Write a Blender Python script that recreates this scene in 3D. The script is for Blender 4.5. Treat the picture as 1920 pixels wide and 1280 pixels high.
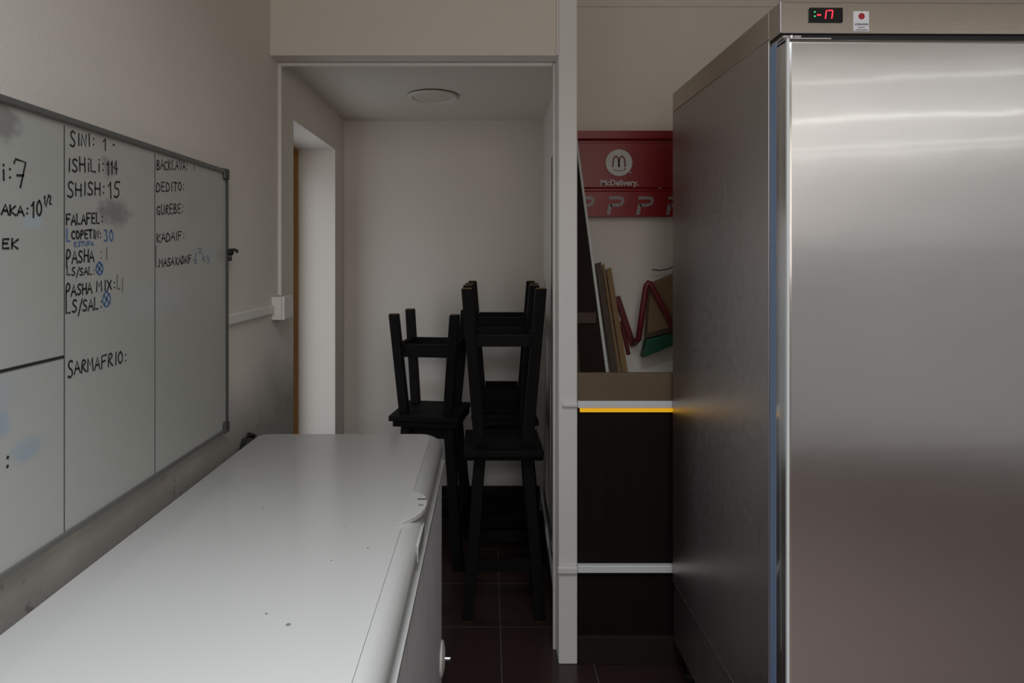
import bpy, bmesh, math, random
from mathutils import Vector, Matrix

for o in list(bpy.data.objects):
    bpy.data.objects.remove(o, do_unlink=True)
S = bpy.context.scene
C = S.collection
R = math.radians
random.seed(7)

# ------------------------------------------------------------------ camera
EYE = 1.45
cd = bpy.data.cameras.new('camera'); cam = bpy.data.objects.new('camera', cd); C.objects.link(cam)
cam.location = (0, 0, EYE); cam.rotation_euler = (R(90), 0, 0)
cd.sensor_width = 36; cd.lens = 22.125; cd.clip_start = 0.02
cd.shift_x = 0.0229; cd.shift_y = -0.0818
S.camera = cam

# ------------------------------------------------------------------ world, daylight, exposure
w = bpy.data.worlds.new('world'); S.world = w; w.use_nodes = True
bgn = w.node_tree.nodes['Background']
bgn.inputs[0].default_value = (0.55, 0.68, 0.95, 1); bgn.inputs[1].default_value = 0.10
S.view_settings.view_transform = 'Standard'
S.view_settings.look = 'None'
S.view_settings.exposure = 0.27
S.view_settings.gamma = 1.0
S.view_settings.use_curve_mapping = False

def area(name, loc, rot, sx, sy, power, col, spread=180):
    l = bpy.data.lights.new(name, 'AREA'); l.shape = 'RECTANGLE'; l.size = sx; l.size_y = sy
    l.energy = power; l.color = col; l.spread = R(spread)
    o = bpy.data.objects.new(name, l); C.objects.link(o); o.location = loc; o.rotation_euler = rot
    return o
# daylight: an unseen overhead opening added to brighten the freezer lid, two windows in the wall behind the camera, a frosted glazed door in the alcove
area('lid_fill_beam', (-.10, .10, 2.885), (0, 0, 0), .7, .4, 11, (0.88, 0.93, 1.0), 82)  # added narrow lamp, brightens the near end of the freezer lid
area('overhead_fill', (.15, .0, 2.89), (0, 0, 0), 1.1, .6, 18, (0.86, 0.93, 1.0), 140)  # added lamp out of view, lights the room from overhead
area('daylight_left', (0.45, -1.42, 2.15), (R(90), 0, 0), 1.3, 1.2, 11, (1.0, .93, .84))
area('daylight_right', (2.85, -1.42, 2.15), (R(90), 0, 0), 2.6, 1.3, 3.7, (1.0, .95, .90))
area('door_fill_low', (2.85, -1.42, .82), (R(90), 0, 0), 2.6, 1.3, 2.8, (1.0, .93, .88))  # added lamp, lifts the lower part of the fridge door's reflection
for z_, p_ in ((2.66, .75), (2.41, 1.35), (2.22, .6), (2.17, .45)):      # thin lamps added to draw the bright streaks on the fridge door
    area('streak_lamp', (2.92, -1.41, z_), (R(90), R(-3.5), 0), 3.1, .02, p_, (1.0, .98, .94))
area('door_daylight', (-.968, 2.86, 1.1), (0, R(-90), 0), 1.5, .5, 2.4, (0.86, 0.92, 1.0))

# ------------------------------------------------------------------ helpers
class MB:
    def __init__(self): self.bm = bmesh.new()
    def box(self, x0, x1, y0, y1, z0, z1, bev=0, seg=2):
        t = bmesh.new()
        vs = [t.verts.new((x, y, z)) for x in (x0, x1) for y in (y0, y1) for z in (z0, z1)]
        for f in ((0,1,3,2),(4,6,7,5),(0,4,5,1),(2,3,7,6),(0,2,6,4),(1,5,7,3)):
            t.faces.new([vs[i] for i in f])
        bmesh.ops.recalc_face_normals(t, faces=t.faces)
        if bev: bmesh.ops.bevel(t, geom=list(t.edges), offset=bev, segments=seg, profile=.5, affect='EDGES')
        self.merge(t); return self
    def merge(self, t):
        me = bpy.data.meshes.new('tmp'); t.to_mesh(me); t.free(); self.bm.from_mesh(me); bpy.data.meshes.remove(me)
    def hull8(self, bot, top, bev=0):
        t = bmesh.new()
        b = [t.verts.new(p) for p in bot]; u = [t.verts.new(p) for p in top]
        n = len(b)
        t.faces.new(b[::-1]); t.faces.new(u)
        for i in range(n): t.faces.new((b[i], b[(i+1) % n], u[(i+1) % n], u[i]))
        bmesh.ops.recalc_face_normals(t, faces=t.faces)
        if bev: bmesh.ops.bevel(t, geom=list(t.edges), offset=bev, segments=2, profile=.5, affect='EDGES')
        self.merge(t); return self
    def prism(self, pts, d, bev=0):
        d = Vector(d); return self.hull8([Vector(p) for p in pts], [Vector(p)+d for p in pts], bev)
    def loops(self, rings, cap0=True, cap1=True):
        t = bmesh.new(); rv = [[t.verts.new(p) for p in r] for r in rings]; n = len(rv[0])
        for a, b in zip(rv, rv[1:]):
            for i in range(n): t.faces.new((a[i], a[(i+1) % n], b[(i+1) % n], b[i]))
        if cap0: t.faces.new(rv[0][::-1])
        if cap1: t.faces.new(rv[-1])
        bmesh.ops.recalc_face_normals(t, faces=t.faces)
        self.merge(t); return self
    def tube(self, pts, r, n=10):
        pts = [Vector(p) for p in pts]; rings = []
        for i, p in enumerate(pts):
            a = pts[max(i-1, 0)]; b = pts[min(i+1, len(pts)-1)]
            d = (b-a).normalized(); u = d.cross(Vector((0, 1, 0.02))).normalized(); v = d.cross(u)
            rings.append([p+u*r*math.cos(2*math.pi*k/n)+v*r*math.sin(2*math.pi*k/n) for k in range(n)])
        return self.loops(rings)
    def lathe(self, c, prof, axis='z', n=40):
        rings = []
        for r, h in prof:
            ring = []
            for k in range(n):
                a = 2*math.pi*k/n
                u, v = r*math.cos(a), r*math.sin(a)
                ring.append({'z': (c[0]+u, c[1]+v, c[2]+h), 'y': (c[0]+u, c[1]+h, c[2]+v), 'x': (c[0]+h, c[1]+u, c[2]+v)}[axis])
            rings.append(ring)
        return self.loops(rings)
    def ribbon(self, pts, wd, fn):
        """a flat marker stroke: 2D polyline of width wd put on a surface by fn(u, v)"""
        P = [Vector((p[0], p[1])) for p in pts]
        Q = [P[0]]
        for p in P[1:]:
            if (p-Q[-1]).length > 1e-6: Q.append(p)
        if len(Q) < 2: Q.append(Q[0]+Vector((wd*.5, wd*.5)))
        L, Rr = [], []
        for i, p in enumerate(Q):
            a = Q[max(i-1, 0)]; b = Q[min(i+1, len(Q)-1)]
            d = (b-a).normalized(); nrm = Vector((-d.y, d.x))*wd*.5
            e = d*wd*.3*(-1 if i == 0 else 1 if i == len(Q)-1 else 0)
            L.append(fn(*(p+nrm+e))); Rr.append(fn(*(p-nrm+e)))
        bm = self.bm
        l = [bm.verts.new(x) for x in L]; r = [bm.verts.new(x) for x in Rr]
        for i in range(len(l)-1): bm.faces.new((l[i], r[i], r[i+1], l[i+1]))
        return self
    def poly(self, pts):
        self.bm.faces.new([self.bm.verts.new(p) for p in pts]); return self

def tag(o, label=None, cat=None, group=None, kind=None):
    if label: o['label'] = label
    if cat: o['category'] = cat
    if group: o['group'] = group
    if kind: o['kind'] = kind
    return o
def obj(name, mb, mat, parent=None, org=None, smooth=False):
    me = bpy.data.meshes.new(name)
    bm = mb.bm
    if parent is None and org is None:
        xs = [v.co for v in bm.verts]
        org = Vector(((min(v.x for v in xs)+max(v.x for v in xs))/2, (min(v.y for v in xs)+max(v.y for v in xs))/2, min(v.z for v in xs)))
    elif org is None:
        org = Vector(parent.get('_org', (0, 0, 0)))
    org = Vector(org)
    bmesh.ops.translate(bm, verts=bm.verts, vec=-org)
    bm.to_mesh(me); bm.free()
    if smooth:
        for p in me.polygons: p.use_smooth = True
    me.materials.append(mat)
    o = bpy.data.objects.new(name, me); C.objects.link(o)
    if parent is not None:
        o.parent = parent; ORG[o.name] = org
    else: o.location = org
    return o
ORG = {}
def thing(name, label, cat, loc=(0, 0, 0), rz=0, group=None, local=False):
    o = bpy.data.objects.new(name, None); C.objects.link(o); o.empty_display_size = .1
    o.location = loc; o.rotation_euler = (0, 0, rz)
    ORG[o.name] = Vector((0, 0, 0)) if local else Vector(loc)
    return tag(o, label, cat, group)
def part(name, mb, mat, parent, label=None, smooth=False):
    o = obj(name, mb, mat, parent, ORG[parent.name], smooth)
    if label: o['label'] = label
    return o
def struct(name, mb, mat, parent=None):
    o = obj(name, mb, mat) if parent is None else part(name, mb, mat, parent)
    if parent is None: o['kind'] = 'structure'
    return o
def autosmooth(o, ang=40):
    me = o.data
    for p in me.polygons: p.use_smooth = p.area < .1      # broad flat faces stay flat
    bm = bmesh.new(); bm.from_mesh(me)
    for e in bm.edges:
        if len(e.link_faces) == 2 and e.calc_face_angle(0) > R(ang): e.smooth = False
    bm.to_mesh(me); bm.free(); return o
def dup(root, loc, rot, label, group=None):
    r = root.copy(); C.objects.link(r); r.location = loc; r.rotation_euler = rot; r['label'] = label
    if group: r['group'] = group
    for ch in list(root.children):
        c = ch.copy(); C.objects.link(c); c.parent = r
        for g in list(ch.children):
            d = g.copy(); C.objects.link(d); d.parent = c
    return r

# ------------------------------------------------------------------ materials
def mat(name, col, rough=.6, metal=0, var=0, vscale=8, bump=0, bscale=60, stretch=(1, 1, 1), spec=None, emit=None, estr=0, coat=0, rvar=0):
    m = bpy.data.materials.new(name); m.use_nodes = True; nt = m.node_tree; b = nt.nodes['Principled BSDF']
    b.inputs['Base Color'].default_value = (*col, 1); b.inputs['Roughness'].default_value = rough; b.inputs['Metallic'].default_value = metal
    if spec is not None: b.inputs['Specular IOR Level'].default_value = spec
    if coat: b.inputs['Coat Weight'].default_value = coat; b.inputs['Coat Roughness'].default_value = .08
    if emit: b.inputs['Emission Color'].default_value = (*emit, 1); b.inputs['Emission Strength'].default_value = estr
    tc = nt.nodes.new('ShaderNodeTexCoord'); mp = nt.nodes.new('ShaderNodeMapping'); mp.inputs['Scale'].default_value = stretch
    nt.links.new(tc.outputs['Object'], mp.inputs['Vector'])
    n = nt.nodes.new('ShaderNodeTexNoise'); n.inputs['Scale'].default_value = vscale; n.inputs['Detail'].default_value = 5
    nt.links.new(mp.outputs[0], n.inputs['Vector'])
    if var:
        mx = nt.nodes.new('ShaderNodeMix'); mx.data_type = 'RGBA'
        mx.inputs[6].default_value = (*[c*(1-var) for c in col], 1); mx.inputs[7].default_value = (*[min(1, c*(1+var)) for c in col], 1)
        nt.links.new(n.outputs['Fac'], mx.inputs[0]); nt.links.new(mx.outputs[2], b.inputs['Base Color'])
    if rvar:
        mr = nt.nodes.new('ShaderNodeMapRange'); mr.inputs[3].default_value = rough-rvar; mr.inputs[4].default_value = rough+rvar
        nt.links.new(n.outputs['Fac'], mr.inputs[0]); nt.links.new(mr.outputs[0], b.inputs['Roughness'])
    if bump:
        n2 = nt.nodes.new('ShaderNodeTexNoise'); n2.inputs['Scale'].default_value = bscale; n2.inputs['Detail'].default_value = 4
        nt.links.new(mp.outputs[0], n2.inputs['Vector'])
        bp = nt.nodes.new('ShaderNodeBump'); bp.inputs['Strength'].default_value = bump; bp.inputs['Distance'].default_value = .004
        nt.links.new(n2.outputs['Fac'], bp.inputs['Height']); nt.links.new(bp.outputs[0], b.inputs['Normal'])
    return m

def mix_spots(m, spots, base_out=None):
    """stains with a shape of their own: (centre, (ry, rz), colour, strength) in object space (x ignored)"""
    nt = m.node_tree; b = nt.nodes['Principled BSDF']
    tc = nt.nodes.new('ShaderNodeTexCoord')
    nz = nt.nodes.new('ShaderNodeTexNoise'); nz.inputs['Scale'].default_value = 38; nz.inputs['Detail'].default_value = 4
    nt.links.new(tc.outputs['Object'], nz.inputs['Vector'])
    inp = b.inputs['Base Color']
    src = inp.links[0].from_socket if inp.links else None
    for (c, rad, col, st) in spots:
        mp = nt.nodes.new('ShaderNodeMapping')
        mp.inputs['Scale'].default_value = (0, 1/rad[0], 1/rad[1])
        mp.inputs['Location'].default_value = (0, -c[0]/rad[0], -c[1]/rad[1])
        nt.links.new(tc.outputs['Object'], mp.inputs['Vector'])
        ln = nt.nodes.new('ShaderNodeVectorMath'); ln.operation = 'LENGTH'; nt.links.new(mp.outputs[0], ln.inputs[0])
        ad = nt.nodes.new('ShaderNodeMath'); ad.operation = 'MULTIPLY_ADD'; ad.inputs[1].default_value = 1.6
        nt.links.new(nz.outputs['Fac'], ad.inputs[0]); nt.links.new(ln.outputs['Value'], ad.inputs[2])
        mr = nt.nodes.new('ShaderNodeMapRange'); mr.inputs[1].default_value = 1.35; mr.inputs[2].default_value = 1.95
        mr.inputs[3].default_value = st; mr.inputs[4].default_value = 0
        nt.links.new(ad.outputs[0], mr.inputs[0])
        mx = nt.nodes.new('ShaderNodeMix'); mx.data_type = 'RGBA'
        nt.links.new(mr.outputs[0], mx.inputs[0])
        if src: nt.links.new(src, mx.inputs[6])
        else: mx.inputs[6].default_value = inp.default_value
        mx.inputs[7].default_value = (*col, 1); src = mx.outputs[2]
    nt.links.new(src, inp)

M = {}
M['wall'] = mat('painted_plaster', (.66, .61, .55), .75, var=.04, vscale=3, bump=.14, bscale=120)
M['wall_left'] = mat('plaster_dark_low', (.66, .61, .55), .75, var=.04, vscale=3, bump=.14, bscale=120)
def darken_low(m, h0, h1, col, st):
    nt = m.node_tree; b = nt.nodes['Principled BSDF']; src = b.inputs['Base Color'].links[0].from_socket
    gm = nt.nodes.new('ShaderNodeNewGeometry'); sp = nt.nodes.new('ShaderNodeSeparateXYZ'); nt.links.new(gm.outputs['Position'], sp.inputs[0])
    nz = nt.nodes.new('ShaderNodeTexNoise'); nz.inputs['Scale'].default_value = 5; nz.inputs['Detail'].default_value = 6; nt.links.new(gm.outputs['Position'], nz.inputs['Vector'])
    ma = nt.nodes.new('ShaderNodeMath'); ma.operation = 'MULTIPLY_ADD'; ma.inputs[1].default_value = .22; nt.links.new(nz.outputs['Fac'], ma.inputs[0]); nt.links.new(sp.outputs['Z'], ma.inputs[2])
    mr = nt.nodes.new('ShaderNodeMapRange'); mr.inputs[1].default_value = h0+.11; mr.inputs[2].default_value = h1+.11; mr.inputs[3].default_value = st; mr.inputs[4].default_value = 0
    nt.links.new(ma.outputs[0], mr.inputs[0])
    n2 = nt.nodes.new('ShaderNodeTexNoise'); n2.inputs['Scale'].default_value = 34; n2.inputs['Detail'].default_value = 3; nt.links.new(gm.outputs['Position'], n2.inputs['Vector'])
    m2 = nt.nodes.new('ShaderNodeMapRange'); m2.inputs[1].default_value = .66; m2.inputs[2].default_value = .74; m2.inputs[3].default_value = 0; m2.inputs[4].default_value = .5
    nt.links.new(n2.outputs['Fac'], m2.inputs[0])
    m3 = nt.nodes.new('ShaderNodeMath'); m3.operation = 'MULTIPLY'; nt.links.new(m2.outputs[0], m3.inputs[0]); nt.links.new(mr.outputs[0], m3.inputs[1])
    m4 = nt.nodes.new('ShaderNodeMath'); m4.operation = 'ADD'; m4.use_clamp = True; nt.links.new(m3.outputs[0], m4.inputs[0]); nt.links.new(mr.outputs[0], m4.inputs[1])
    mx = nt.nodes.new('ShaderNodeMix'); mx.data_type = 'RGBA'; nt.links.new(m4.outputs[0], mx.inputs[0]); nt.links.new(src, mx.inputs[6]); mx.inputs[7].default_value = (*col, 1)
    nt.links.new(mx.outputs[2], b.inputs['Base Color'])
darken_low(M['wall_left'], .88, 1.12, (.20, .18, .165), .72)  # wall turns darker and greyer towards the bottom, with dirt specks
M['wall_white'] = mat('white_gloss_paint', (.72, .70, .69), .45, var=.04, vscale=5, bump=.12, bscale=50)
M['ceil'] = mat('ceiling_paint', (.62, .57, .50), .85, var=.03, vscale=3, bump=.1, bscale=80)
M['plastic_white'] = mat('white_plastic', (.70, .67, .62), .4)
M['steel'] = mat('brushed_steel', (.60, .59, .58), .30, 1, var=.04, vscale=6, bump=.3, bscale=1.7, stretch=(1, 1, 1.6))
M['steel_side'] = mat('dull_steel', (.50, .47, .45), .36, 1, var=.06, vscale=14, bump=.04, bscale=12, stretch=(60, 3, 3), rvar=.06)
M['steel_cap'] = mat('brushed_steel_cap', (.52, .47, .41), .25, 1, var=.05, vscale=10, bump=.03, bscale=16, stretch=(2, 2, 50))
M['film'] = mat('blue_film', (.20, .29, .46), .3)
M['black'] = mat('black_rubber', (.010, .010, .011), .5)
M['chrome'] = mat('zinc_metal', (.6, .6, .62), .25, 1)
M['freezer'] = mat('white_enamel', (.43, .425, .405), .16, var=.02, vscale=3, rvar=.05, bump=.02, bscale=9)
M['freezer_side'] = mat('scuffed_enamel', (.60, .60, .62), .5, var=.25, vscale=7, stretch=(6, 6, .6))
M['gasket'] = mat('grey_gasket', (.16, .16, .15), .5)
M['stool'] = mat('black_stained_wood', (.006, .0055, .0055), .65, spec=.14, var=.35, vscale=9, bump=.25, bscale=25, stretch=(4, 4, .6))
M['rawwood'] = mat('bare_wood', (.16, .11, .04), .7, var=.2)
M['board'] = mat('whiteboard_enamel', (.40, .40, .368), .32, var=.03, vscale=2)
M['alu'] = mat('grey_aluminium', (.20, .20, .19), .4, .6)
M['cap_dark'] = mat('dark_plastic', (.05, .05, .048), .5)
M['ink'] = mat('black_marker_ink', (.015, .015, .015), .6)
M['ink_soft'] = mat('faded_marker_ink', (.16, .155, .15), .6)
M['ink_blue'] = mat('blue_marker_ink', (.06, .14, .32), .6)
M['red'] = mat('red_plastic', (.235, .005, .010), .38, var=.06, vscale=4)
M['red_bar'] = mat('red_painted_bar', (.12, .007, .010), .45)
M['sign_white'] = mat('white_print', (.55, .55, .53), .5)
M['sign_grey'] = mat('grey_print', (.25, .22, .21), .4)
M['tan'] = mat('tan_board', (.125, .086, .05), .5, var=.2, vscale=5)
M['tan_bag'] = mat('tan_canvas', (.16, .095, .042), .7, var=.15, vscale=12, bump=.2, bscale=80)
M['green'] = mat('green_plastic', (.006, .07, .032), .45)
M['plank'] = mat('pine_plank', (.20, .115, .04), .6, var=.25, vscale=5, stretch=(8, 8, .7))
M['plank_dark'] = mat('walnut_plank', (.055, .03, .016), .6, var=.3, vscale=5, stretch=(8, 8, .7))
M['panel_dark'] = mat('dark_veneer', (.010, .007, .006), .55, spec=.1, var=.35, vscale=5, bump=.05, bscale=14, stretch=(12, 12, .5))
M['plinth'] = mat('plinth_wood', (.02, .014, .012), .55, spec=.15, var=.4, vscale=14, stretch=(1, 8, 8))
M['leaning'] = mat('smoked_brown_board', (.020, .012, .009), .6, spec=.1, var=.3, vscale=6, stretch=(5, 5, .8))
M['edge_white'] = mat('white_edging', (.72, .74, .75), .4)
M['edge_pale'] = mat('pale_metal_edge', (.50, .52, .50), .45)
M['bounce_terracotta'] = mat('terracotta_bounce', (.23, .17, .155), .5, var=.08, vscale=4)
M['led'] = mat('yellow_led_diffuser', (.8, .45, .03), .5, emit=(1, .52, .01), estr=.42)
M['wood_door'] = mat('varnished_door_wood', (.38, .19, .06), .45, var=.2, stretch=(6, 6, .6))
M['display'] = mat('display_black', (.006, .007, .007), .12)
M['seg_red'] = mat('lit_red_segment', (.9, .03, .04), .5, emit=(1, .02, .05), estr=1.6)
M['seg_green'] = mat('lit_green_dot', (.05, .6, .2), .5, emit=(.05, .8, .3), estr=.5)
M['sticker'] = mat('sticker_paper', (.72, .72, .76), .5)
M['sticker_red'] = mat('red_print', (.36, .01, .015), .5)
M['frosted'] = mat('frosted_glass', (.75, .80, .85), .4)
M['lamp'] = mat('frosted_lamp', (.55, .50, .43), .5)

def brushed(m, an=.7):
    nt = m.node_tree; b = nt.nodes['Principled BSDF']
    tg = nt.nodes.new('ShaderNodeTangent'); tg.direction_type = 'RADIAL'; tg.axis = 'Z'
    nt.links.new(tg.outputs[0], b.inputs['Tangent']); b.inputs['Anisotropic'].default_value = an; b.inputs['Coat Weight'].default_value = 1; b.inputs['Coat Roughness'].default_value = .055; nt.links.new(b.inputs['Normal'].links[0].from_socket, b.inputs['Coat Normal']); b.inputs['Anisotropic Rotation'].default_value = 0
brushed(M['steel'], .94)
next(n for n in M['steel'].node_tree.nodes if n.type == 'BUMP').invert = True
# dark red-brown floor tiles with thin pale joints
m = bpy.data.materials.new('floor_tiles'); m.use_nodes = True; nt = m.node_tree; b = nt.nodes['Principled BSDF']
tc = nt.nodes.new('ShaderNodeTexCoord'); mp = nt.nodes.new('ShaderNodeMapping'); nt.links.new(tc.outputs['Object'], mp.inputs[0])
mp.inputs['Location'].default_value = (-.046-.33*3, -2.473+.33*4, 0)
bk = nt.nodes.new('ShaderNodeTexBrick'); bk.offset = 0; bk.squash = 1
bk.inputs['Scale'].default_value = 1; bk.inputs['Brick Width'].default_value = .33; bk.inputs['Row Height'].default_value = .33
bk.inputs['Mortar Size'].default_value = .0022; bk.inputs['Mortar Smooth'].default_value = .2
bk.inputs['Color1'].default_value = (.030, .017, .014, 1); bk.inputs['Color2'].default_value = (.034, .019, .015, 1); bk.inputs['Mortar'].default_value = (.085, .07, .06, 1)
nt.links.new(mp.outputs[0], bk.inputs['Vector']); nt.links.new(bk.outputs['Color'], b.inputs['Base Color'])
b.inputs['Roughness'].default_value = .24
M['floor'] = m

# ------------------------------------------------------------------ room shell
XL = -.78
m0 = MB().box(-1.0, 4.6, -1.6, 3.6, -.1, 0)
fl = struct('floor', m0, M['floor']); 
struct('floor_bounce', MB().box(.30, 4.5, -1.48, 1.10, 0, .004), M['bounce_terracotta'])  # unseen lighter floor area added to brighten the fridge door's reflection
# keep the tile grid in world units
fl.data.transform(Matrix.Translation(fl.location)); fl.location = (0, 0, 0)
mw = MB()
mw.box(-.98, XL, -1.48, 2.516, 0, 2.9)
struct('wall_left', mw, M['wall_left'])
struct('wall_alcove_left', MB().box(-.98, XL, 2.5165, 3.2, 2.0, 2.9).box(-.98, XL, 3.2, 3.5, 0, 2.9), M['wall'])
struct('wall_alcove', MB().box(XL, .295, 3.4, 3.5, 0, 2.3), M['wall'])
struct('wall_alcove_right', MB().box(.295, .335, 2.38, 3.5, 0, 2.9), M['wall'])
struct('wall_header', MB().box(XL, .25, 2.25, 2.38, 2.173, 2.9), M['wall'])
struct('ceiling_alcove', MB().box(XL, .295, 2.38, 3.4, 2.19, 2.30), M['ceil'])
struct('wall_post', MB().box(.25, .317, 2.245, 2.38, 0, 2.9, .004), M['wall_white'])
struct('wall_counter', MB().box(.335, 4.6, 2.70, 2.8, 0, 2.9), M['wall'])
struct('wall_right', MB().box(4.5, 4.6, -1.48, 2.7, 0, 2.9), M['wall'])
# wall behind the camera, pierced by two windows
mw = MB()
Y0, Y1 = -1.6, -1.48
mw.box(XL, 1.5, Y0, Y1, 0, 1.5).box(1.5, 4.5, Y0, Y1, 0, .12).box(XL, 4.5, Y0, Y1, 2.82, 2.9).box(XL, -.25, Y0, Y1, 1.5, 2.82).box(1.15, 1.5, Y0, Y1, 1.5, 2.82).box(4.2, 4.5, Y0, Y1, .12, 2.82)
struct('wall_rear', mw, M['wall'])
struct('ceiling', MB().box(-.98, -.45, -1.6, 2.8, 2.9, 3.0).box(.75, 4.6, -1.6, 2.8, 2.9, 3.0).box(-.45, .75, -1.6, -.35, 2.9, 3.0).box(-.45, .75, .45, 2.8, 2.9, 3.0), M['ceil'])
struct('window_3', MB().box(-.45, .75, -.35, -.31, 2.895, 2.96).box(-.45, .75, .41, .45, 2.895, 2.96).box(-.45, -.41, -.31, .41, 2.895, 2.96).box(.71, .75, -.31, .41, 2.895, 2.96), M['plastic_white'])  # frame of the unseen ceiling opening, added for the overhead lamps
for i, (a, c, z) in enumerate(((-.25, 1.15, 1.5), (1.5, 4.2, .12))):
    f = MB().box(a, a+.05, -1.56, -1.50, z, 2.82).box(c-.05, c, -1.56, -1.50, z, 2.82).box(a+.05, c-.05, -1.56, -1.50, z, z+.05).box(a+.05, c-.05, -1.56, -1.50, 2.77, 2.82)
    f.box((a+c)/2-.02, (a+c)/2+.02, -1.55, -1.51, z+.05, 2.77)
    wo = struct('window_%d' % (i+1), f, M['plastic_white'])
# doorway in the alcove's left wall: timber frame and leaf behind the plastered reveal
d = MB().box(-1.03, -.966, 3.185, 3.1995, 0, 1.9995).box(-1.03, -.966, 2.5165, 2.531, 0, 1.9995).box(-1.03, -.966, 2.531, 3.185, 1.985, 1.9995)
dr = struct('door_1', d, M['wood_door'])
ORG[dr.name] = Vector(dr.location)
part('door_leaf', MB().box(-1.02, -.99, 2.533, 2.61, .01, 1.983, .002).box(-1.02, -.99, 3.11, 3.183, .01, 1.983, .002).box(-1.02, -.99, 2.61, 3.11, .01, .33).box(-1.02, -.99, 2.61, 3.11, 1.87, 1.983), M['wood_door'], dr)
part('door_pane', MB().box(-1.008, -1.0, 2.608, 3.112, .328, 1.872), M['frosted'], dr)
# mouldings, skirtings
struct('trim_1', MB().box(.335, 4.5, 2.694, 2.70, 2.525, 2.535), M['wall'])
struct('trim_2', MB().box(.243, .25, 2.243, 2.2495, 2.173, 2.9, .001), M['wall_white'])
struct('baseboard_alcove', MB().box(XL+.02, .275, 3.385, 3.40, 0, .22, .003), M['plinth'])
mb_ = MB().prism([(.262, 2.50, .085), (.272, 2.50, .085), (.272, 2.50, .115), (.262, 2.50, .115)], (.010, .86, .125))
struct('baseboard_right', mb_, M['edge_pale'])
struct('baseboard_side', MB().box(.2725, .295, 2.40, 3.384, 0, .09), M['plinth'])

# ------------------------------------------------------------------ cable trunking and junction box
t = thing('cable_trunking', 'narrow white cable trunking framing the alcove opening', 'cable duct', (XL+.01, 2.335, 0))
part('vertical_run', MB().box(XL, XL+.012, 2.328, 2.344, 1.31, 2.172, .002), M['plastic_white'], t)
part('ceiling_run', MB().box(XL+.0125, .238, 2.328, 2.344, 2.160, 2.172, .002), M['plastic_white'], t)
part('vertical_run', MB().box(.2385, .2498, 2.328, 2.344, .0, 2.172, .002), M['plastic_white'], t)
t = obj('cable_trunking', MB().box(XL, XL+.013, 1.70, 2.255, 1.250, 1.280, .003), M['plastic_white'])
tag(t, 'white horizontal cable trunking running from whiteboard to junction box', 'cable duct')
t = thing('junction_box', 'white plastic junction box on left wall under trunking', 'junction box', (XL, 2.308, 1.226))
part('box', MB().box(XL, XL+.036, 2.257, 2.36, 1.226, 1.309, .003), M['plastic_white'], t)
part('lid', MB().box(XL+.0365, XL+.048, 2.256, 2.361, 1.225, 1.310, .004), M['plastic_white'], t)

# ------------------------------------------------------------------ ceiling lamp in the alcove
t = thing('ceiling_light', 'round flush ceiling lamp, switched off, in the alcove', 'ceiling light', (-.255, 2.87, 2.174))
o = part('rim', MB().lathe((-.255, 2.87, 2.174), [(.090, .008), (.094, .002), (.108, 0), (.115, .005), (.115, .011)]), M['ceil'], t); autosmooth(o)
o = part('diffuser', MB().lathe((-.255, 2.87, 2.174), [(.001, .001), (.05, .002), (.088, .006), (.0895, .009)]), M['lamp'], t); autosmooth(o)
part('backplate', MB().lathe((-.255, 2.875, 2.174), [(.114, .0112), (.114, .0158)]), M['black'], t)

# panel on the right hand wall of the alcove
t = thing('wall_panel', 'tall pale panel with black edge on the alcove right wall', 'panel', (.283, 2.56, .275))
part('panel_face', MB().box(.270, .295, 2.45, 2.668, .275, 1.877, .002), M['edge_pale'], t)
part('edge_strip', MB().box(.2675, .295, 2.6685, 2.680, .275, 1.877, .001), M['black'], t, 'black edge strip')

# ------------------------------------------------------------------ whiteboard with handwriting
XB = -.765
BY0, BY1, BZ0, BZ1 = .60, 1.838, .945, 1.706
t = thing('whiteboard', 'large white dry-erase board with handwritten stock list', 'whiteboard', (XL, (BY0+BY1)/2, BZ0))
mp_ = MB().box(XL, XB, BY0+.004, BY1-.004, BZ0+.004, BZ1-.004)
org = ORG[t.name]
def bpx(px, py):
    """point of the board face seen at a pixel of the photograph"""
    k = (916-px)/(-XB); return 1180/k, EYE-(py-483)/k
def spot(px, py, rx, ry, col, st):
    y, z = bpx(px, py); k = (916-px)/(-XB); y2, _ = bpx(px+rx, py)
    return ((y-org.y, z-org.z), (y2-y, ry/k), col, st)
GREY = (.17, .165, .155); BLUE = (.22, .31, .42)
mix_spots(M['board'], [
    spot(216, 402, 30, 27, GREY, .75), spot(205, 314, 14, 22, GREY, .6), spot(187, 266, 11, 17, (.38, .33, .29), .6),
    spot(6, 226, 30, 42, GREY, .7), spot(50, 845, 34, 22, BLUE, .5), spot(8, 742, 40, 40, BLUE, .22), spot(2, 800, 20, 32, BLUE, .5),
    spot(66, 416, 22, 22, (.38, .46, .50), .5), spot(365, 388, 18, 18, (.36, .36, .33), .45), spot(245, 312, 18, 14, (.42, .43, .40), .4),
    spot(55, 322, 8, 10, (.4, .36, .33), .5), spot(392, 470, 16, 10, (.4, .45, .46), .35), spot(300, 560, 60, 40, (.48, .50, .50), .2)])
part('writing_surface', mp_, M['board'], t)
fw = .0135
part('frame_rail', MB().box(XL, XB+.006, BY0, BY1, BZ1-fw, BZ1, .003), M['alu'], t)
part('frame_rail', MB().box(XL, XB+.006, BY0, BY1, BZ0, BZ0+fw*.75, .003), M['alu'], t)
part('frame_rail', MB().box(XL, XB+.006, BY1-fw*.5, BY1, BZ0+fw*.75, BZ1-fw, .001), M['cap_dark'], t)
part('frame_rail', MB().box(XL, XB+.006, BY0, BY0+fw*.5, BZ0+fw*.75, BZ1-fw, .001), M['alu'], t)
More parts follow.
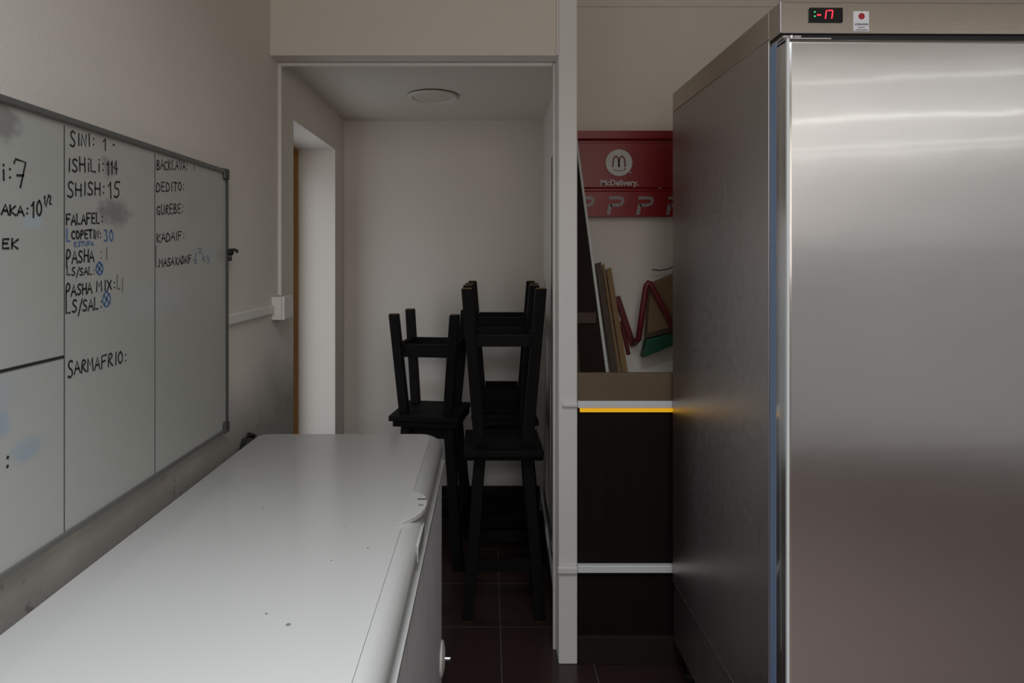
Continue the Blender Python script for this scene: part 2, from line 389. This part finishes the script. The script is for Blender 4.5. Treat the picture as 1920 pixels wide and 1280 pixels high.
for (a, b_) in ((BY1-.028, BZ1-.028), (BY1-.028, BZ0)):
    part('corner_cap', MB().box(XL, XB+.009, a, BY1+.003, b_-.002, b_+.030, .004), M['cap_dark'], t)
def onb(y, z): return Vector((XB+.0006, y, z))
for px in (120, 290):
    y, _ = bpx(px, 483)
    part('ruled_line', MB().box(XB, XB+.0008, y-.0009, y+.0009, BZ0+.012, BZ1-.018), M['cap_dark'], t)
y, _ = bpx(119, 483)
part('ruled_line', MB().box(XB, XB+.0009, BY0+.01, y, 1.2695, 1.2745), M['ink'], t, 'thick black hand drawn line')

G = {
 'A': [[(0,0),(.45,1),(.9,0)],[(.2,.38),(.72,.38)]], 'B': [[(.1,0),(.1,1),(.65,.92),(.7,.7),(.15,.52),(.75,.4),(.75,.1),(.1,0)]],
 'C': [[(.8,.85),(.5,1),(.15,.75),(.1,.35),(.35,.02),(.8,.12)]], 'D': [[(.1,0),(.12,1),(.6,.9),(.85,.5),(.6,.08),(.1,0)]],
 'E': [[(.75,1),(.12,.97),(.12,.02),(.8,.04)],[(.12,.52),(.65,.54)]], 'F': [[(.12,0),(.12,.97),(.85,1)],[(.12,.52),(.65,.56)]],
 'G': [[(.8,.85),(.5,1),(.15,.75),(.1,.35),(.4,.02),(.8,.15),(.8,.45),(.5,.45)]], 'H': [[(.1,0),(.1,1)],[(.8,0),(.8,1)],[(.1,.5),(.8,.52)]],
 'I': [[(.3,0),(.3,1)]], 'J': [[(.1,0),(.5,0),(.5,1)]], 'K': [[(.12,0),(.12,1)],[(.8,.95),(.12,.42),(.8,0)]], 'L': [[(.12,1),(.12,.02),(.75,.05)]],
 'M': [[(.05,0),(.12,1),(.45,.45),(.8,1),(.9,0)]], 'N': [[(.08,0),(.12,1),(.75,0),(.8,1)]],
 'O': [[(.45,1),(.12,.75),(.1,.3),(.42,0),(.78,.25),(.8,.7),(.45,1)]], 'P': [[(.12,-.05),(.15,1),(.6,.98),(.8,.75),(.55,.5),(.15,.45)]],
 'R': [[(.12,0),(.15,1),(.65,.95),(.72,.7),(.15,.48),(.8,0)]], 'S': [[(.78,.88),(.45,1),(.15,.78),(.3,.55),(.7,.4),(.75,.15),(.4,-.02),(.08,.1)]],
 'T': [[(.0,.98),(.9,1)],[(.45,1),(.45,0)]], 'U': [[(.1,1),(.12,.2),(.4,0),(.72,.15),(.78,1)]], 'V': [[(.05,1),(.42,0),(.8,1)]],
 'X': [[(.1,0),(.8,1)],[(.1,1),(.8,0)]], 'i': [[(.3,0),(.3,.62)],[(.3,.88),(.32,.94)]], '|': [[(.4,0),(.4,1)]],
 ':': [[(.3,.12),(.34,.18)],[(.32,.6),(.36,.66)]], '.': [[(.3,.45),(.4,.52),(.42,.46)]], '/': [[(.05,-.3),(.75,1.05)]],
 'k': [[(.12,0),(.12,1)],[(.7,.6),(.12,.3),(.7,0)]], 'y': [[(.1,.6),(.35,.1)],[(.75,.6),(.3,-.35)]],
 '0': [[(.45,1),(.15,.75),(.12,.3),(.42,0),(.75,.25),(.78,.7),(.45,1)]], '1': [[(.22,.70),(.5,1),(.5,0)]], '2': [[(.1,.8),(.45,1),(.75,.75),(.1,0),(.85,.02)]],
 '3': [[(.1,.95),(.7,.95),(.35,.58),(.75,.35),(.55,.02),(.1,.08)]], '4': [[(.6,0),(.6,1),(.05,.4),(.85,.4)]], '5': [[(.8,1),(.2,.97),(.15,.55),(.6,.6),(.78,.3),(.5,0),(.08,.08)]],
 '6': [[(.65,1),(.25,.6),(.12,.25),(.45,0),(.72,.22),(.5,.48),(.15,.3)]], '7': [[(.0,.85),(.12,1),(.95,.96),(.45,0)],[(.2,.42),(.75,.46)]],
 '8': [[(.5,.55),(.15,.8),(.5,1),(.8,.8),(.5,.55),(.12,.25),(.45,0),(.82,.25),(.5,.55)],[(.2,.2),(.75,.85)]],
 '@': [[(.5,1.02),(.1,.75),(.05,.3),(.45,-.02),(.9,.25),(.92,.72),(.5,1.02)],[(.25,.2),(.72,.82)],[(.22,.75),(.75,.25)]],
 '[': [[(.2,1.6),(.2,.0),(.6,.02)]], ' ': [],
}
WID = {'I': .6, 'i': .55, ':': .6, '|': .6, '.': .6, '/': .75, 'M': 1.15, '1': .8, ' ': .6, '[': .6}
def chaikin(p):
    if len(p) < 4: return p
    for _ in range(2):
        q = [p[0]]
        for a, b in zip(p, p[1:]):
            q += [(a[0]*.75+b[0]*.25, a[1]*.75+b[1]*.25), (a[0]*.25+b[0]*.75, a[1]*.25+b[1]*.75)]
        q.append(p[-1]); p = q
    return p
ROUND = set('BCDGOPRSU0235689@6')
def write(txt, x0, y0, x1, y1, hpx, ink='ink', wd=.0028, big=False):
    """handwriting with its baseline from (x0, y0) to (x1, y1), converted to metres on the board"""
    ya, za = bpx(x0, y0); yb, zb = bpx(x1, y1); H = hpx*1.15/((916-x0)/(-XB))
    wd *= 1.25; tot = sum(WID.get(c, 1) for c in txt); u = 0; mb = MB()
    for i, c in enumerate(txt):
        wc = WID.get(c, 1); f0 = u/tot; u += wc
        adv = (yb-ya)/tot
        hh = H*(random.uniform(.92, 1.06))*(1.3 if big and i == 0 else 1); sl = random.uniform(-.06, .06); dz = random.uniform(-.04, .04)*H
        for st in G[c]:
            pts = chaikin(st) if c in ROUND else st
            mb.ribbon([(ya+(yb-ya)*f0+adv*(p[0]+sl*p[1]), za+(zb-za)*f0+dz+hh*(p[1] if not (big and i == 0) else p[1]*1.0-.12)) for p in pts], wd, onb)
    part('handwriting', mb, M[ink], t, ('blue' if 'blue' in ink else 'grey' if 'soft' in ink else 'black')+' handwriting')
W = write
W('SINI:', 130, 270, 178, 273, 21, big=True); W('1', 190, 281, 201, 280, 21); W('.', 205, 281, 218, 279, 20)
W('ISHiLi:', 125, 320, 196, 321, 23, big=False); W('114', 198, 326, 221, 326, 22)
W('SHISH:', 125, 366, 197, 364, 22, big=True); W('15', 200, 371, 226, 370, 27, wd=.003)
W('FALAFEL:', 123, 421, 193, 418, 18, wd=.003)
W('L', 124, 452, 133, 452, 22, 'ink_blue', .003); W('COPETIN:', 133, 448, 190, 446, 14); W('30', 194, 452, 214, 451, 20, 'ink_blue')
W('ESTUFA', 138, 462, 176, 460, 8, 'ink_blue', .0016)
W('PASHA', 123, 494, 177, 489, 20, big=True); W(':|', 184, 488, 203, 486, 20, 'ink_soft')
W('LS/SAL:', 124, 516, 178, 515, 13, wd=.0022); W('@', 179, 516, 194, 515, 22, 'ink_blue')
W('PASHA', 122, 556, 173, 549, 18, big=True); W('MIX:', 180, 546, 217, 541, 16); W('LI', 218, 542, 232, 548, 22, 'ink_soft')
W('LS/SAL:', 122, 588, 192, 578, 20); W('@', 191, 577, 208, 574, 25, 'ink_blue')
W('SARMA', 126, 705, 188, 691, 22, big=True, wd=.003); W('FRIO:', 189, 691, 238, 679, 21, wd=.003)
W('EK', 2, 466, 36, 465, 16, wd=.003); W('AKA:', 2, 402, 54, 403, 17, wd=.003); W('10', 55, 407, 80, 405, 28, wd=.003); W('1/2', 80, 382, 97, 382, 15, wd=.0022)
W('i:', 0, 336, 24, 337, 28, wd=.003); W('7', 27, 349, 50, 348, 46, wd=.003)
W('BACKLAVA:', 293, 317, 352, 318, 16, wd=.0027); W('|', 360, 319, 366, 319, 9, 'ink_soft', .0024)
W('DEDITO:', 292, 359, 346, 356, 16, wd=.0027); W('GUREBE:', 293, 402, 344, 398, 16, wd=.0027); W('KADAIF:', 293, 454, 346, 448, 15, wd=.0027)
W('[', 290, 501, 297, 501, 22, wd=.0018); W('MASA', 298, 500, 327, 496, 14, wd=.0027); W('KADAIF', 329, 496, 359, 492, 13, wd=.0027)
W('6', 363, 496, 371, 494, 18, 'ink_blue', .0018); W('7', 371, 477, 378, 477, 10, 'ink_blue', .0016); W('ky', 379, 491, 395, 489, 15, 'ink_blue', .0018)
W(':', 8, 881, 18, 878, 30, wd=.004)

# small black clip on the board's right frame
t = thing('black_clip', 'small black clip fixed to the right frame of whiteboard', 'clip', (XB+.006, 1.836, 1.465))
o = part('clip_body', MB().lathe((XB+.006, 1.836, 1.466), [(.001, 0), (.010, .001), (.011, .010), (.006, .014), (.001, .015)], 'x', 16), M['black'], t); autosmooth(o)
part('clip_arm', MB().tube([(XB+.013, 1.839, 1.468), (XB+.018, 1.846, 1.474), (XB+.022, 1.853, 1.472), (XB+.024, 1.857, 1.466)], .0045), M['black'], t)
part('clip_tip', MB().box(XB+.0063, XB+.016, 1.828, 1.842, 1.440, 1.4545, .004), M['black'], t)

# ------------------------------------------------------------------ chest freezer
FX0, FX1, FY0, FY1, FZ = -.756, -.148, .35, 2.07, .873
t = thing('chest_freezer', 'long white chest freezer with closed glossy lid below whiteboard', 'freezer', ((FX0+FX1)/2, (FY0+FY1)/2, 0))
def rrect(x0, x1, y0, y1, r, z, n=8):
    out = []
    for cx, cy, a0 in ((x1-r, y1-r, 0), (x0+r, y1-r, 90), (x0+r, y0+r, 180), (x1-r, y0+r, 270)):
        for i in range(n+1):
            a = R(a0+90*i/n); out.append((cx+r*math.cos(a), cy+r*math.sin(a), z))
    return out
mb = MB(); rings = []
z0 = .812
rings.append(rrect(FX0+.004, FX1-.014, FY0+.004, FY1-.004, .03, z0-.006))
rings.append(rrect(FX0, FX1-.004, FY0, FY1, .034, z0))
rings.append(rrect(FX0, FX1, FY0, FY1, .036, z0+.012))
for i in range(0, 9):
    a = R(90*i/8); ix = .044*(1-math.cos(a)); iy = .010*(1-math.cos(a)); zz = FZ-.046+.046*math.sin(a)
    zz2 = FZ-.046+.046*math.sin(a)
    rings.append(rrect(FX0+iy, FX1-ix, FY0+iy, FY1-iy, .036, zz2))
mb.loops(rings)
lid = part('lid', mb, M['freezer'], t); autosmooth(lid, 35)
ORG[lid.name] = ORG[t.name]
mb = MB(); body = [rrect(FX0+.012, FX1-.004, FY0+.012, FY1-.010, .02, z) for z in (.055, .780)]
mb.loops(body); o = part('body', mb, M['freezer_side'], t); autosmooth(o, 35)
mb = MB(); mb.loops([rrect(FX0+.008, FX1-.014, FY0+.008, FY1-.008, .022, z) for z in (.7905, .8055)]); o = part('gasket', mb, M['gasket'], t); autosmooth(o, 35)
mb = MB(); mb.loops([rrect(FX0+.006, FX1+.005, FY0+.006, FY1-.004, .026, z) for z in (.7805, .7903)]); o = part('rim_trim', mb, M['freezer'], t); autosmooth(o, 35)
mb = MB(); mb.loops([rrect(FX0+.05, FX1-.05, FY0+.05, FY1-.05, .02, z) for z in (0, .0548)]); part('plinth', mb, M['black'], t)
# lock housing on the lid edge (raised, half-moon end, concave tail)
out = [(-.199, 1.352), (-.196, 1.45), (-.192, 1.540), (-.178, 1.538), (-.164, 1.530), (-.153, 1.515), (-.146, 1.495), (-.143, 1.47), (-.144, 1.445), (-.150, 1.42), (-.160, 1.398), (-.172, 1.380), (-.186, 1.364)]
cxm, cym = -.172, 1.45
rings = [[(x, y, .868) for x, y in out], [(x, y, .8765) for x, y in out], [(cxm+(x-cxm)*.95, cym+(y-cym)*.97, .8785) for x, y in out]]
mb = MB(); mb.loops(rings); lk = part('lock_housing', mb, M['freezer'], t)
ORG[lk.name] = ORG[t.name]
web = [(-.197, 1.353), (-.180, 1.351), (-.166, 1.343), (-.155, 1.330), (-.150, 1.312), (-.1465, 1.312), (-.1465, 1.44), (-.152, 1.417), (-.172, 1.379)]
part('lock_skirt', MB().loops([[(x, y, .815 if x > -.16 else .86) for x, y in web], [(x, y, .8755 if x < -.19 else .868 if x < -.17 else .858 if x < -.16 else .846) for x, y in web]]), M['freezer'], lk)
part('keyhole', MB().box(-.168, -.147, 1.487, 1.493, .875, .8792), M['cap_dark'], lk)
part('keyhole', MB().box(-.162, -.151, 1.450, 1.457, .874, .8790), M['gasket'], lk)
# fine crease scratched along the lid
part('crease_line', MB().box(-.1860, -.1853, .70, 1.34, FZ-.001, FZ+.0002), M['ink_soft'], lid)
part('crease_line', MB().box(-.1860, -.1853, 1.56, 1.98, FZ-.001, FZ+.0002), M['ink_soft'], lid)
for (x, y, s) in ((-.315, .99, .004), (-.36, 1.02, .0022), (-.24, 1.25, .002), (-.30, 1.20, .0018), (-.31, 1.35, .0015), (-.52, 1.45, .0018)):
    part('chip_mark', MB().lathe((x, y, FZ-.0006), [(s, 0), (s, .001)], 'z', 10), M['ink_soft'], lid)
# drain fitting on the freezer's side, near its far end
t2 = part('drain_cap', MB().lathe((FX1-.004, 2.01, .17), [(.052, 0), (.052, .006), (.03, .012), (.001, .013)], 'x', 24), M['plastic_white'], t)
ORG[t2.name] = ORG[t.name]
part('screw', MB().lathe((FX1+.009, 2.01, .17), [(.006, 0), (.006, .016), (.003, .02)], 'x', 12), M['chrome'], t2)
# hinge at the back
part('hinge', MB().tube([(-.750, 2.06, .845), (-.768, 2.055, .868), (-.768, 2.02, .882), (-.768, 1.98, .876), (-.766, 1.955, .855), (-.752, 1.96, .838)], .008), M['black'], t, 'black hinge')

# ------------------------------------------------------------------ stools
def make_stool(name, label, H, seat, top, foot, leg, rz, rh, apron, group):
    r = thing(name, label, 'stool', local=True, group=group)
    th = .026; s = seat/2
    part('seat', MB().box(-s, s, -s, s, H-th, H, .004), M['stool'], r)
    a, b_ = top/2-leg/2, foot/2-leg/2
    def c(z): return b_+(a-b_)*z/(H-th)
    h = leg/2
    def quad(cx, cy, z, e=1): return [(cx-h*e, cy-h*e, z), (cx+h*e, cy-h*e, z), (cx+h*e, cy+h*e, z), (cx-h*e, cy+h*e, z)]
    for sx in (-1, 1):
        for sy in (-1, 1):
            L = part('leg', MB().hull8(quad(sx*b_, sy*b_, .003), quad(sx*a, sy*a, H-th-.0005), .002), M['stool'], r)
            ORG[L.name] = Vector((0, 0, 0))
            part('leg_tip', MB().hull8(quad(sx*b_, sy*b_, 0, .85), quad(sx*b_, sy*b_, .0028, .85)), M['rawwood'], L, 'bare worn wood end')
    for k, zc in ((0, rz), (1, rz)):
        cc = c(zc); e = cc-h+.001
        for sg in (-1, 1):
            mb = MB()
            if k == 0: mb.box(-e, e, sg*cc-.012, sg*cc+.012, zc-rh/2, zc+rh/2, .002)
            else: mb.box(sg*cc-.012, sg*cc+.012, -e, e, zc-rh/2, zc+rh/2, .002)
            part('stretcher', mb, M['stool'], r)
    if apron:
        zc = H-th-apron/2; cc = c(zc); e = cc-h+.001
        for sg in (-1, 1):
            part('apron', MB().box(-e, e, sg*cc-.011, sg*cc+.011, H-th-apron, H-th-.0006), M['stool'], r)
            part('apron', MB().box(sg*cc-.011, sg*cc+.011, -e, e, H-th-apron, H-th-.0006), M['stool'], r)
    return r
GRP = 'black wooden stools stacked in the alcove'
tall = make_stool('wooden_stool', 'upright black stool under the tall inverted one, nearest the post', .665, .315, .235, .335, .043, .21, .045, 0, GRP)
tall.location = (.062, 2.67, 0)
dup(tall, (.058, 2.625, 1.331), (R(180), 0, R(1)), 'tall black stool turned upside down on the nearer right stack, legs up', GRP)
short = make_stool('wooden_stool', 'short black stool upside down atop the left stack', .505, .335, .255, .335, .043, .175, .06, 0, GRP)
short.location = (-.282, 3.10, 1.186); short.rotation_euler = (R(180), 0, R(-8))
mid = make_stool('wooden_stool', 'upright black stool beneath the short inverted one, behind the freezer', .680, .315, .25, .36, .045, .2, .05, .06, GRP)
mid.location = (-.275, 3.10, 0); mid.rotation_euler = (0, 0, R(-8))
dup(mid, (.075, 3.13, 0), (0, 0, R(2)), 'upright black stool at the far right, hidden behind the nearer stack', GRP)
back = make_stool('wooden_stool', 'black stool upside down behind the nearer right stack', .650, .29, .24, .345, .043, .2, .075, .11, GRP)
back.location = (.065, 3.12, 1.3305); back.rotation_euler = (R(180), 0, R(-1))

# ------------------------------------------------------------------ bar counter
CX0, CX1 = .3175, 1.60
t = thing('bar_counter', 'dark wood bar counter with white rails and yellow light strip', 'counter', ((CX0+CX1)/2, 2.45, 0))
part('front_panel', MB().box(CX0+.004, CX1, 2.262, 2.285, .098, .915), M['panel_dark'], t)
part('plinth', MB().box(CX0+.002, CX1, 2.245, 2.285, 0, .0975, .003), M['plinth'], t)
part('counter_top', MB().box(CX0, CX1, 2.235, 2.695, .916, .940, .002), M['edge_white'], t)
part('raised_edge', MB().box(CX0, CX1, 2.246, 2.268, .9405, 1.038, .002), M['tan'], t)
part('rail', MB().box(CX0, CX1, 2.240, 2.2615, .327, .354, .003), M['edge_white'], t)
part('light_strip', MB().box(CX0+.01, CX1, 2.254, 2.2615, .897, .9155), M['led'], t, 'glowing yellow light strip')
part('side_panel', MB().box(CX0+.004, CX0+.02, 2.286, 2.69, 0, .915), M['panel_dark'], t)
# white rail stubs wrapped around the post
for z, h_, nm in ((.928, .018, 'upper'), (.340, .026, 'lower')):
    tag(obj('rail_stub', MB().box(.246 if nm == 'lower' else .262, .3168, 2.231, 2.2445, z-h_/2, z+h_/2, .005), M['wall_white']),
        'short white rail end wrapping the post at %s rail height' % ('counter top' if nm == 'upper' else 'lower counter'), 'rail')

# ------------------------------------------------------------------ red wall rack with printed sign
t = thing('wall_rack', 'red wall rack with round white emblem and white lettering', 'rack', (.80, 2.68, 1.62))
RX0, RX1 = .355, 1.30
prof = [(2.6995, 1.624), (2.660, 1.624), (2.656, 1.728), (2.666, 1.734), (2.666, 1.741), (2.658, 1.748), (2.655, 1.932), (2.668, 1.936), (2.668, 1.945), (2.650, 1.952), (2.646, 1.984), (2.6995, 1.985)]
part('backboard', MB().prism([(RX0, y, z) for y, z in prof], (RX1-RX0, 0, 0)), M['red'], t)
def rk(px, py, Y=2.652):
    k = 1180/Y; return Vector(((px-916)/k, Y, EYE-(py-483)/k))
def disc(c, r, n=48): return [Vector((c.x+r*math.cos(2*math.pi*i/n), c.y, c.z+r*math.sin(2*math.pi*i/n))) for i in range(n)]
c = rk(1160.5, 305); rr = 25/(1180/2.652)
em = part('emblem', MB().prism(disc(c+Vector((0, .003, 0)), rr), (0, -.0035, 0)), M['sign_white'], t, 'round white emblem')
ORG[em.name] = ORG[t.name]
def arch(cx, s):
    return [(cx+s*.235*math.cos(a)*1.0, (.62*math.sin(a)**.8 if math.sin(a) > 0 else 0)) for a in [R(180-i*9) for i in range(21)]]
mb = MB(); sc = rr*.95; base = c+Vector((0, -.0012, -rr*.30))
fnM = lambda u, v: Vector((base.x+u*sc, base.y, base.z+v*sc))
for cx in (-.235, .235):
    pts = [(cx-.27*.9*math.cos(R(i*9)), .82*math.sin(R(i*9))**.7 if 0 < i < 20 else 0) for i in range(21)]
    mb.ribbon(pts, .12, fnM) if False else None
    mb.ribbon([(p[0], p[1]) for p in pts], .115, fnM)
mb.ribbon([(-.45, -.20), (-.3, -.29), (0, -.33), (.25, -.30), (.38, -.25)], .05, fnM)
mb.poly([fnM(.47+.07*math.cos(2*math.pi*i/14), -.2+.07*math.sin(2*math.pi*i/14)) for i in range(14)])
part('printed_mark', mb, M['red_bar'], em, 'red arched letter mark')
def text_mesh(s, size, off=0):
    cu = bpy.data.curves.new('txt', 'FONT'); cu.body = s; cu.size = size; cu.align_x = 'CENTER'; cu.offset = off; cu.extrude = .0003
    o = bpy.data.objects.new('txt', cu); C.objects.link(o)
    dg = bpy.context.evaluated_depsgraph_get(); me = bpy.data.meshes.new_from_object(o.evaluated_get(dg))
    bpy.data.objects.remove(o); mb = MB(); mb.bm.from_mesh(me); bpy.data.meshes.remove(me); bpy.data.curves.remove(cu)
    return mb
def place_text(mb, c, width=None):
    xs = [v.co.x for v in mb.bm.verts]; wx = max(xs)-min(xs); cx = (max(xs)+min(xs))/2
    k = (width/wx) if width else 1
    for v in mb.bm.verts:
        x, y, z = v.co; v.co = Vector((c.x+(x-cx)*k, c.y-z, c.z+y))
    return mb
cT = rk(1161.5, 347.5)
part('lettering', place_text(text_mesh('McDelivery.', .034, .0007), cT, 71/(1180/2.652)), M['sign_white'], t, 'white lettering')
mb = MB()
for px, py in ((1181.5, 323), (1238, 352)):
    q = rk(px, py, 2.6535); mb.box(q.x-.005, q.x+.005, q.y-.001, q.y, q.z-.0015, q.z+.0015)
part('small_print', mb, M['sign_white'], t)
for px in (1098, 1154, 1209, 1265, 1321, 1377):
    c = rk(px, 385, 2.6555); hh = .037
    fn = lambda u, v: Vector((c.x+u*hh+v*hh*.2, c.y, c.z+v*hh))
    mb = MB()
    mb.ribbon([(-.78, .86), (.35, .86), (.66, .74), (.76, .46), (.66, .16), (.35, .03), (-.45, .03)], .36, fn)
    mb.ribbon([(-.60, .0), (-.60, -.95)], .42, fn)
    part('letter_p', mb, M['sign_grey'], t, 'grey letter P')

# ------------------------------------------------------------------ things standing on the counter / hung on the wall above
t = thing('leaning_board', 'tall dark tapered board with pale edge leaning beside post', 'board', (.42, 2.56, .9405))
part('panel', MB().prism([(.345, 2.545, .9405), (.4790, 2.545, .9405), (.3545, 2.60, 1.945), (.345, 2.60, 1.945)], (0, .02, 0)), M['leaning'], t)
part('edge_strip', MB().prism([(.4795, 2.535, .9405), (.4910, 2.535, .9405), (.3640, 2.592, 1.955), (.3550, 2.592, 1.955)], (0, .03, 0)), M['edge_pale'], t, 'pale metal edge strip')
part('cross_rail', MB().box(.345, .435, 2.548, 2.560, 1.185, 1.228), M['plank_dark'], t)
part('batten', MB().prism([(.352, 2.538, .96), (.372, 2.538, .96), (.357, 2.548, 1.18), (.347, 2.548, 1.18)], (0, .006, 0)), M['plank_dark'], t)
def plank(name, label, b0, b1, t0, t1, zt, yb, yt, dep, mt):
    o = obj(name, MB().prism([(b0, yb, .9405), (b1, yb, .9405), (t1, yt, zt), (t0, yt, zt-.008)], (0, dep, 0), .002), mt)
    return tag(o, label, 'plank', 'planks leaning on the counter wall')
plank('wooden_plank', 'dark brown plank leaning right beside the pale-edged board', .512, .537, .447, .472, 1.432, 2.60, 2.64, .012, M['plank_dark'])
plank('wooden_plank', 'thin brown plank edge between dark and yellowish planks', .5410, .5515, .4765, .486, 1.425, 2.600, 2.640, .012, M['plank'])
plank('wooden_plank', 'yellowish pine plank leaning on wall, rightmost of the planks', .5565, .580, .4915, .5125, 1.408, 2.590, 2.630, .018, M['plank'])
def bar(mb, p, q, wd, y0, y1):
    p = Vector(p); q = Vector(q); d = (q-p).normalized(); n = Vector((-d.y, d.x))*wd/2
    c = [p+n, p-n, q-n, q+n]
    mb.prism([(v.x, y0, v.y) for v in c], (0, y1-y0, 0), .004); return mb
t = thing('tube_rack', 'dark red bent tube rack on the wall right of planks', 'rack', (.67, 2.68, 1.06))
part('bar', bar(MB(), (.548, 1.285), (.618, 1.073), .026, 2.680, 2.692), M['red_bar'], t)
part('bar', bar(MB(), (.568, 1.18), (.600, 1.035), .018, 2.6925, 2.6995), M['red_bar'], t)
arch_ = [(.624, 2.688, 1.085), (.619, 2.64, 1.10), (.617, 2.590, 1.115), (.630, 2.582, 1.22), (.644, 2.580, 1.32), (.648, 2.580, 1.337), (.656, 2.580, 1.347), (.664, 2.580, 1.343), (.672, 2.580, 1.328), (.71, 2.580, 1.255), (.79, 2.580, 1.10)]
o = part('bent_tube', MB().tube(arch_, .0125, 12), M['red_bar'], t, smooth=True)
t = thing('hanging_bag', 'tan bag with green bottom hanging tilted beside the fridge', 'bag', (.78, 2.63, 1.03))
part('bag_body', MB().prism([(.654, 2.600, 1.115), (.95, 2.600, 1.19), (.99, 2.612, 1.47), (.672, 2.612, 1.340)], (0, .05, 0), .006), M['tan_bag'], t)
part('bag_base', MB().prism([(.637, 2.597, 1.036), (.96, 2.597, 1.17), (.951, 2.597, 1.188), (.655, 2.597, 1.112)], (0, .055, 0), .003), M['green'], t, 'green bottom')
part('bag_flap', MB().prism([(.656, 2.5985, 1.118), (.95, 2.5985, 1.193), (.952, 2.5985, 1.215), (.657, 2.5985, 1.14)], (0, .001, 0)), M['plank_dark'], t)
tag(obj('wire_hook', MB().tube([(.92, 2.699, 1.50), (.84, 2.67, 1.445), (.80, 2.66, 1.425), (.76, 2.655, 1.402), (.72, 2.655, 1.396), (.690, 2.655, 1.400)], .0025), M['cap_dark']), 'thin dark wire hook above the tan bag', 'hook')

# ------------------------------------------------------------------ upright steel fridge (local frame: origin at its front-left foot, x right, y back)
YAW = R(.7)
t = thing('upright_fridge', 'tall stainless steel upright fridge with temperature display on top', 'fridge', (.66, 1.423, 0), YAW, local=True)
FW = .72; D = .80
def fp(name, mb, mt, par=None, label=None):
    o = part(name, mb, M[mt], par or t, label); ORG[o.name] = Vector((0, 0, 0)); return o
fp('body', MB().box(0, FW, .060, D, .309, 1.9625, .002), 'steel_side')
fp('base_panel', MB().box(.003, FW-.003, .062, D-.002, .10, .3075, .002), 'steel_side')
fp('seam', MB().box(-.0008, .001, .062, D, .3070, .3095), 'chrome')
fp('gasket_strip', MB().box(.002, FW-.002, .026, .0595, .13, 1.945, .003), 'film', label='blue film covered strip')
door = fp('door', MB().box(-.001, FW, -.034, .0255, .13, 1.934, .010, 4), 'steel'); autosmooth(door, 30)
fp('edge_highlight', MB().box(-.0022, .0035, -.0365, -.027, .131, 1.933, .002), 'edge_white', door, 'white painted edge highlight')  # white strip paints the highlight along the door's rounded edge
cap = fp('top_cap', MB().box(0, FW, .002, .0595, 1.958, 2.029, .002).box(0, FW, .060, D, 1.963, 2.029, .002), 'steel_cap')
fp('cap_corner', MB().box(-.001, .004, -.0015, .004, 1.958, 2.029, .001), 'chrome', cap)
fp('cap_gap', MB().box(.006, FW-.006, .010, .060, 1.935, 1.9575), 'black', label='black recess above the door')
hin = fp('hinge', MB().box(.004, .045, -.006, .020, 1.945, 1.951, .001).box(.004, .012, -.004, .050, 1.944, 1.950, .001).box(-.0005, .100, -.028, .022, 1.9345, 1.9375), 'chrome', label='zinc hinge plate')
fp('hinge_pin', MB().lathe((.022, -.004, 1.9375), [(.007, 0), (.007, .012)], 'z', 12), 'chrome', hin)
for x in (.05, FW-.05):
    for y in (.11, D-.05):
        fp('foot', MB().lathe((x, y, 0), [(.026, 0), (.026, .012), (.018, .02), (.018, .0995)], 'z', 18), 'black')
fp('handle', MB().tube([(FW-.06, -.034, .95), (FW-.06, -.075, .97), (FW-.06, -.075, 1.33), (FW-.06, -.034, 1.35)], .011), 'chrome')
# display and sticker: pixel -> cap front
def fq(px, py):
    k = 1180/1.423; return (px-916)/k-.66, EYE-(py-483)/k
x0, z1 = fq(1517, 14); x1, z0 = fq(1581, 42)
dy = .0
dsp = fp('display', MB().box(x0, x1, -.002, .004, z0, z1, .002), 'display', cap, 'black display with red digits')
def seg(mb, px0, py0, px1, py1, th):
    a = fq(px0, py0); b_ = fq(px1, py1)
    return mb.ribbon([a, b_], th, lambda u, v: Vector((u, -.0026, v)))
mb = MB()
seg(mb, 1532, 28.5, 1538, 28.5, .003)
seg(mb, 1549, 20.5, 1548, 27, .0026); seg(mb, 1548, 28.5, 1547, 35, .0026)
seg(mb, 1552, 20, 1560, 20, .0028); seg(mb, 1561, 21, 1560, 27, .0026); seg(mb, 1560, 28.5, 1559, 34.5, .0026)
d1 = fp('display_digits', mb, 'seg_red', t, 'glowing red digits reading -17')
mb = MB()
for py in (23, 31):
    a = fq(1527, py); mb.box(a[0]-.0016, a[0]+.0016, -.003, -.0021, a[1]-.0016, a[1]+.0016)
fp('display_lights', mb, 'seg_green', t, 'green indicator dots')
x0, z1 = fq(1601.5, 20); x1, z0 = fq(1631, 57.5)
st = fp('sticker', MB().box(x0, x1, .0009, .003, z0, z1), 'sticker', t, 'white sticker with red dot')
a = fq(1617, 29.5)
fp('red_dot', MB().lathe((a[0], .0004, a[1]), [(.0072, .0), (.0072, .0006)], 'y', 24), 'sticker_red', st)
a = fq(1616.5, 46.5); a2 = fq(1630, 44); 
fp('sticker_text', place_text(text_mesh('ATENCION', .0062, .00005), Vector((a[0], .0006, a[1])), .030), 'ink', st)
mb = MB()
a = fq(1616.5, 50.5); mb.box(a[0]-.008, a[0]+.008, .0004, .0009, a[1]-.0009, a[1]+.0009)
a = fq(1617, 55); mb.box(a[0]-.0135, a[0]+.0135, .0004, .0009, a[1]-.0009, a[1]+.0009)
fp('sticker_line', mb, 'ink_soft', st)

for o in bpy.data.objects:
    if '_org' in o: del o['_org']
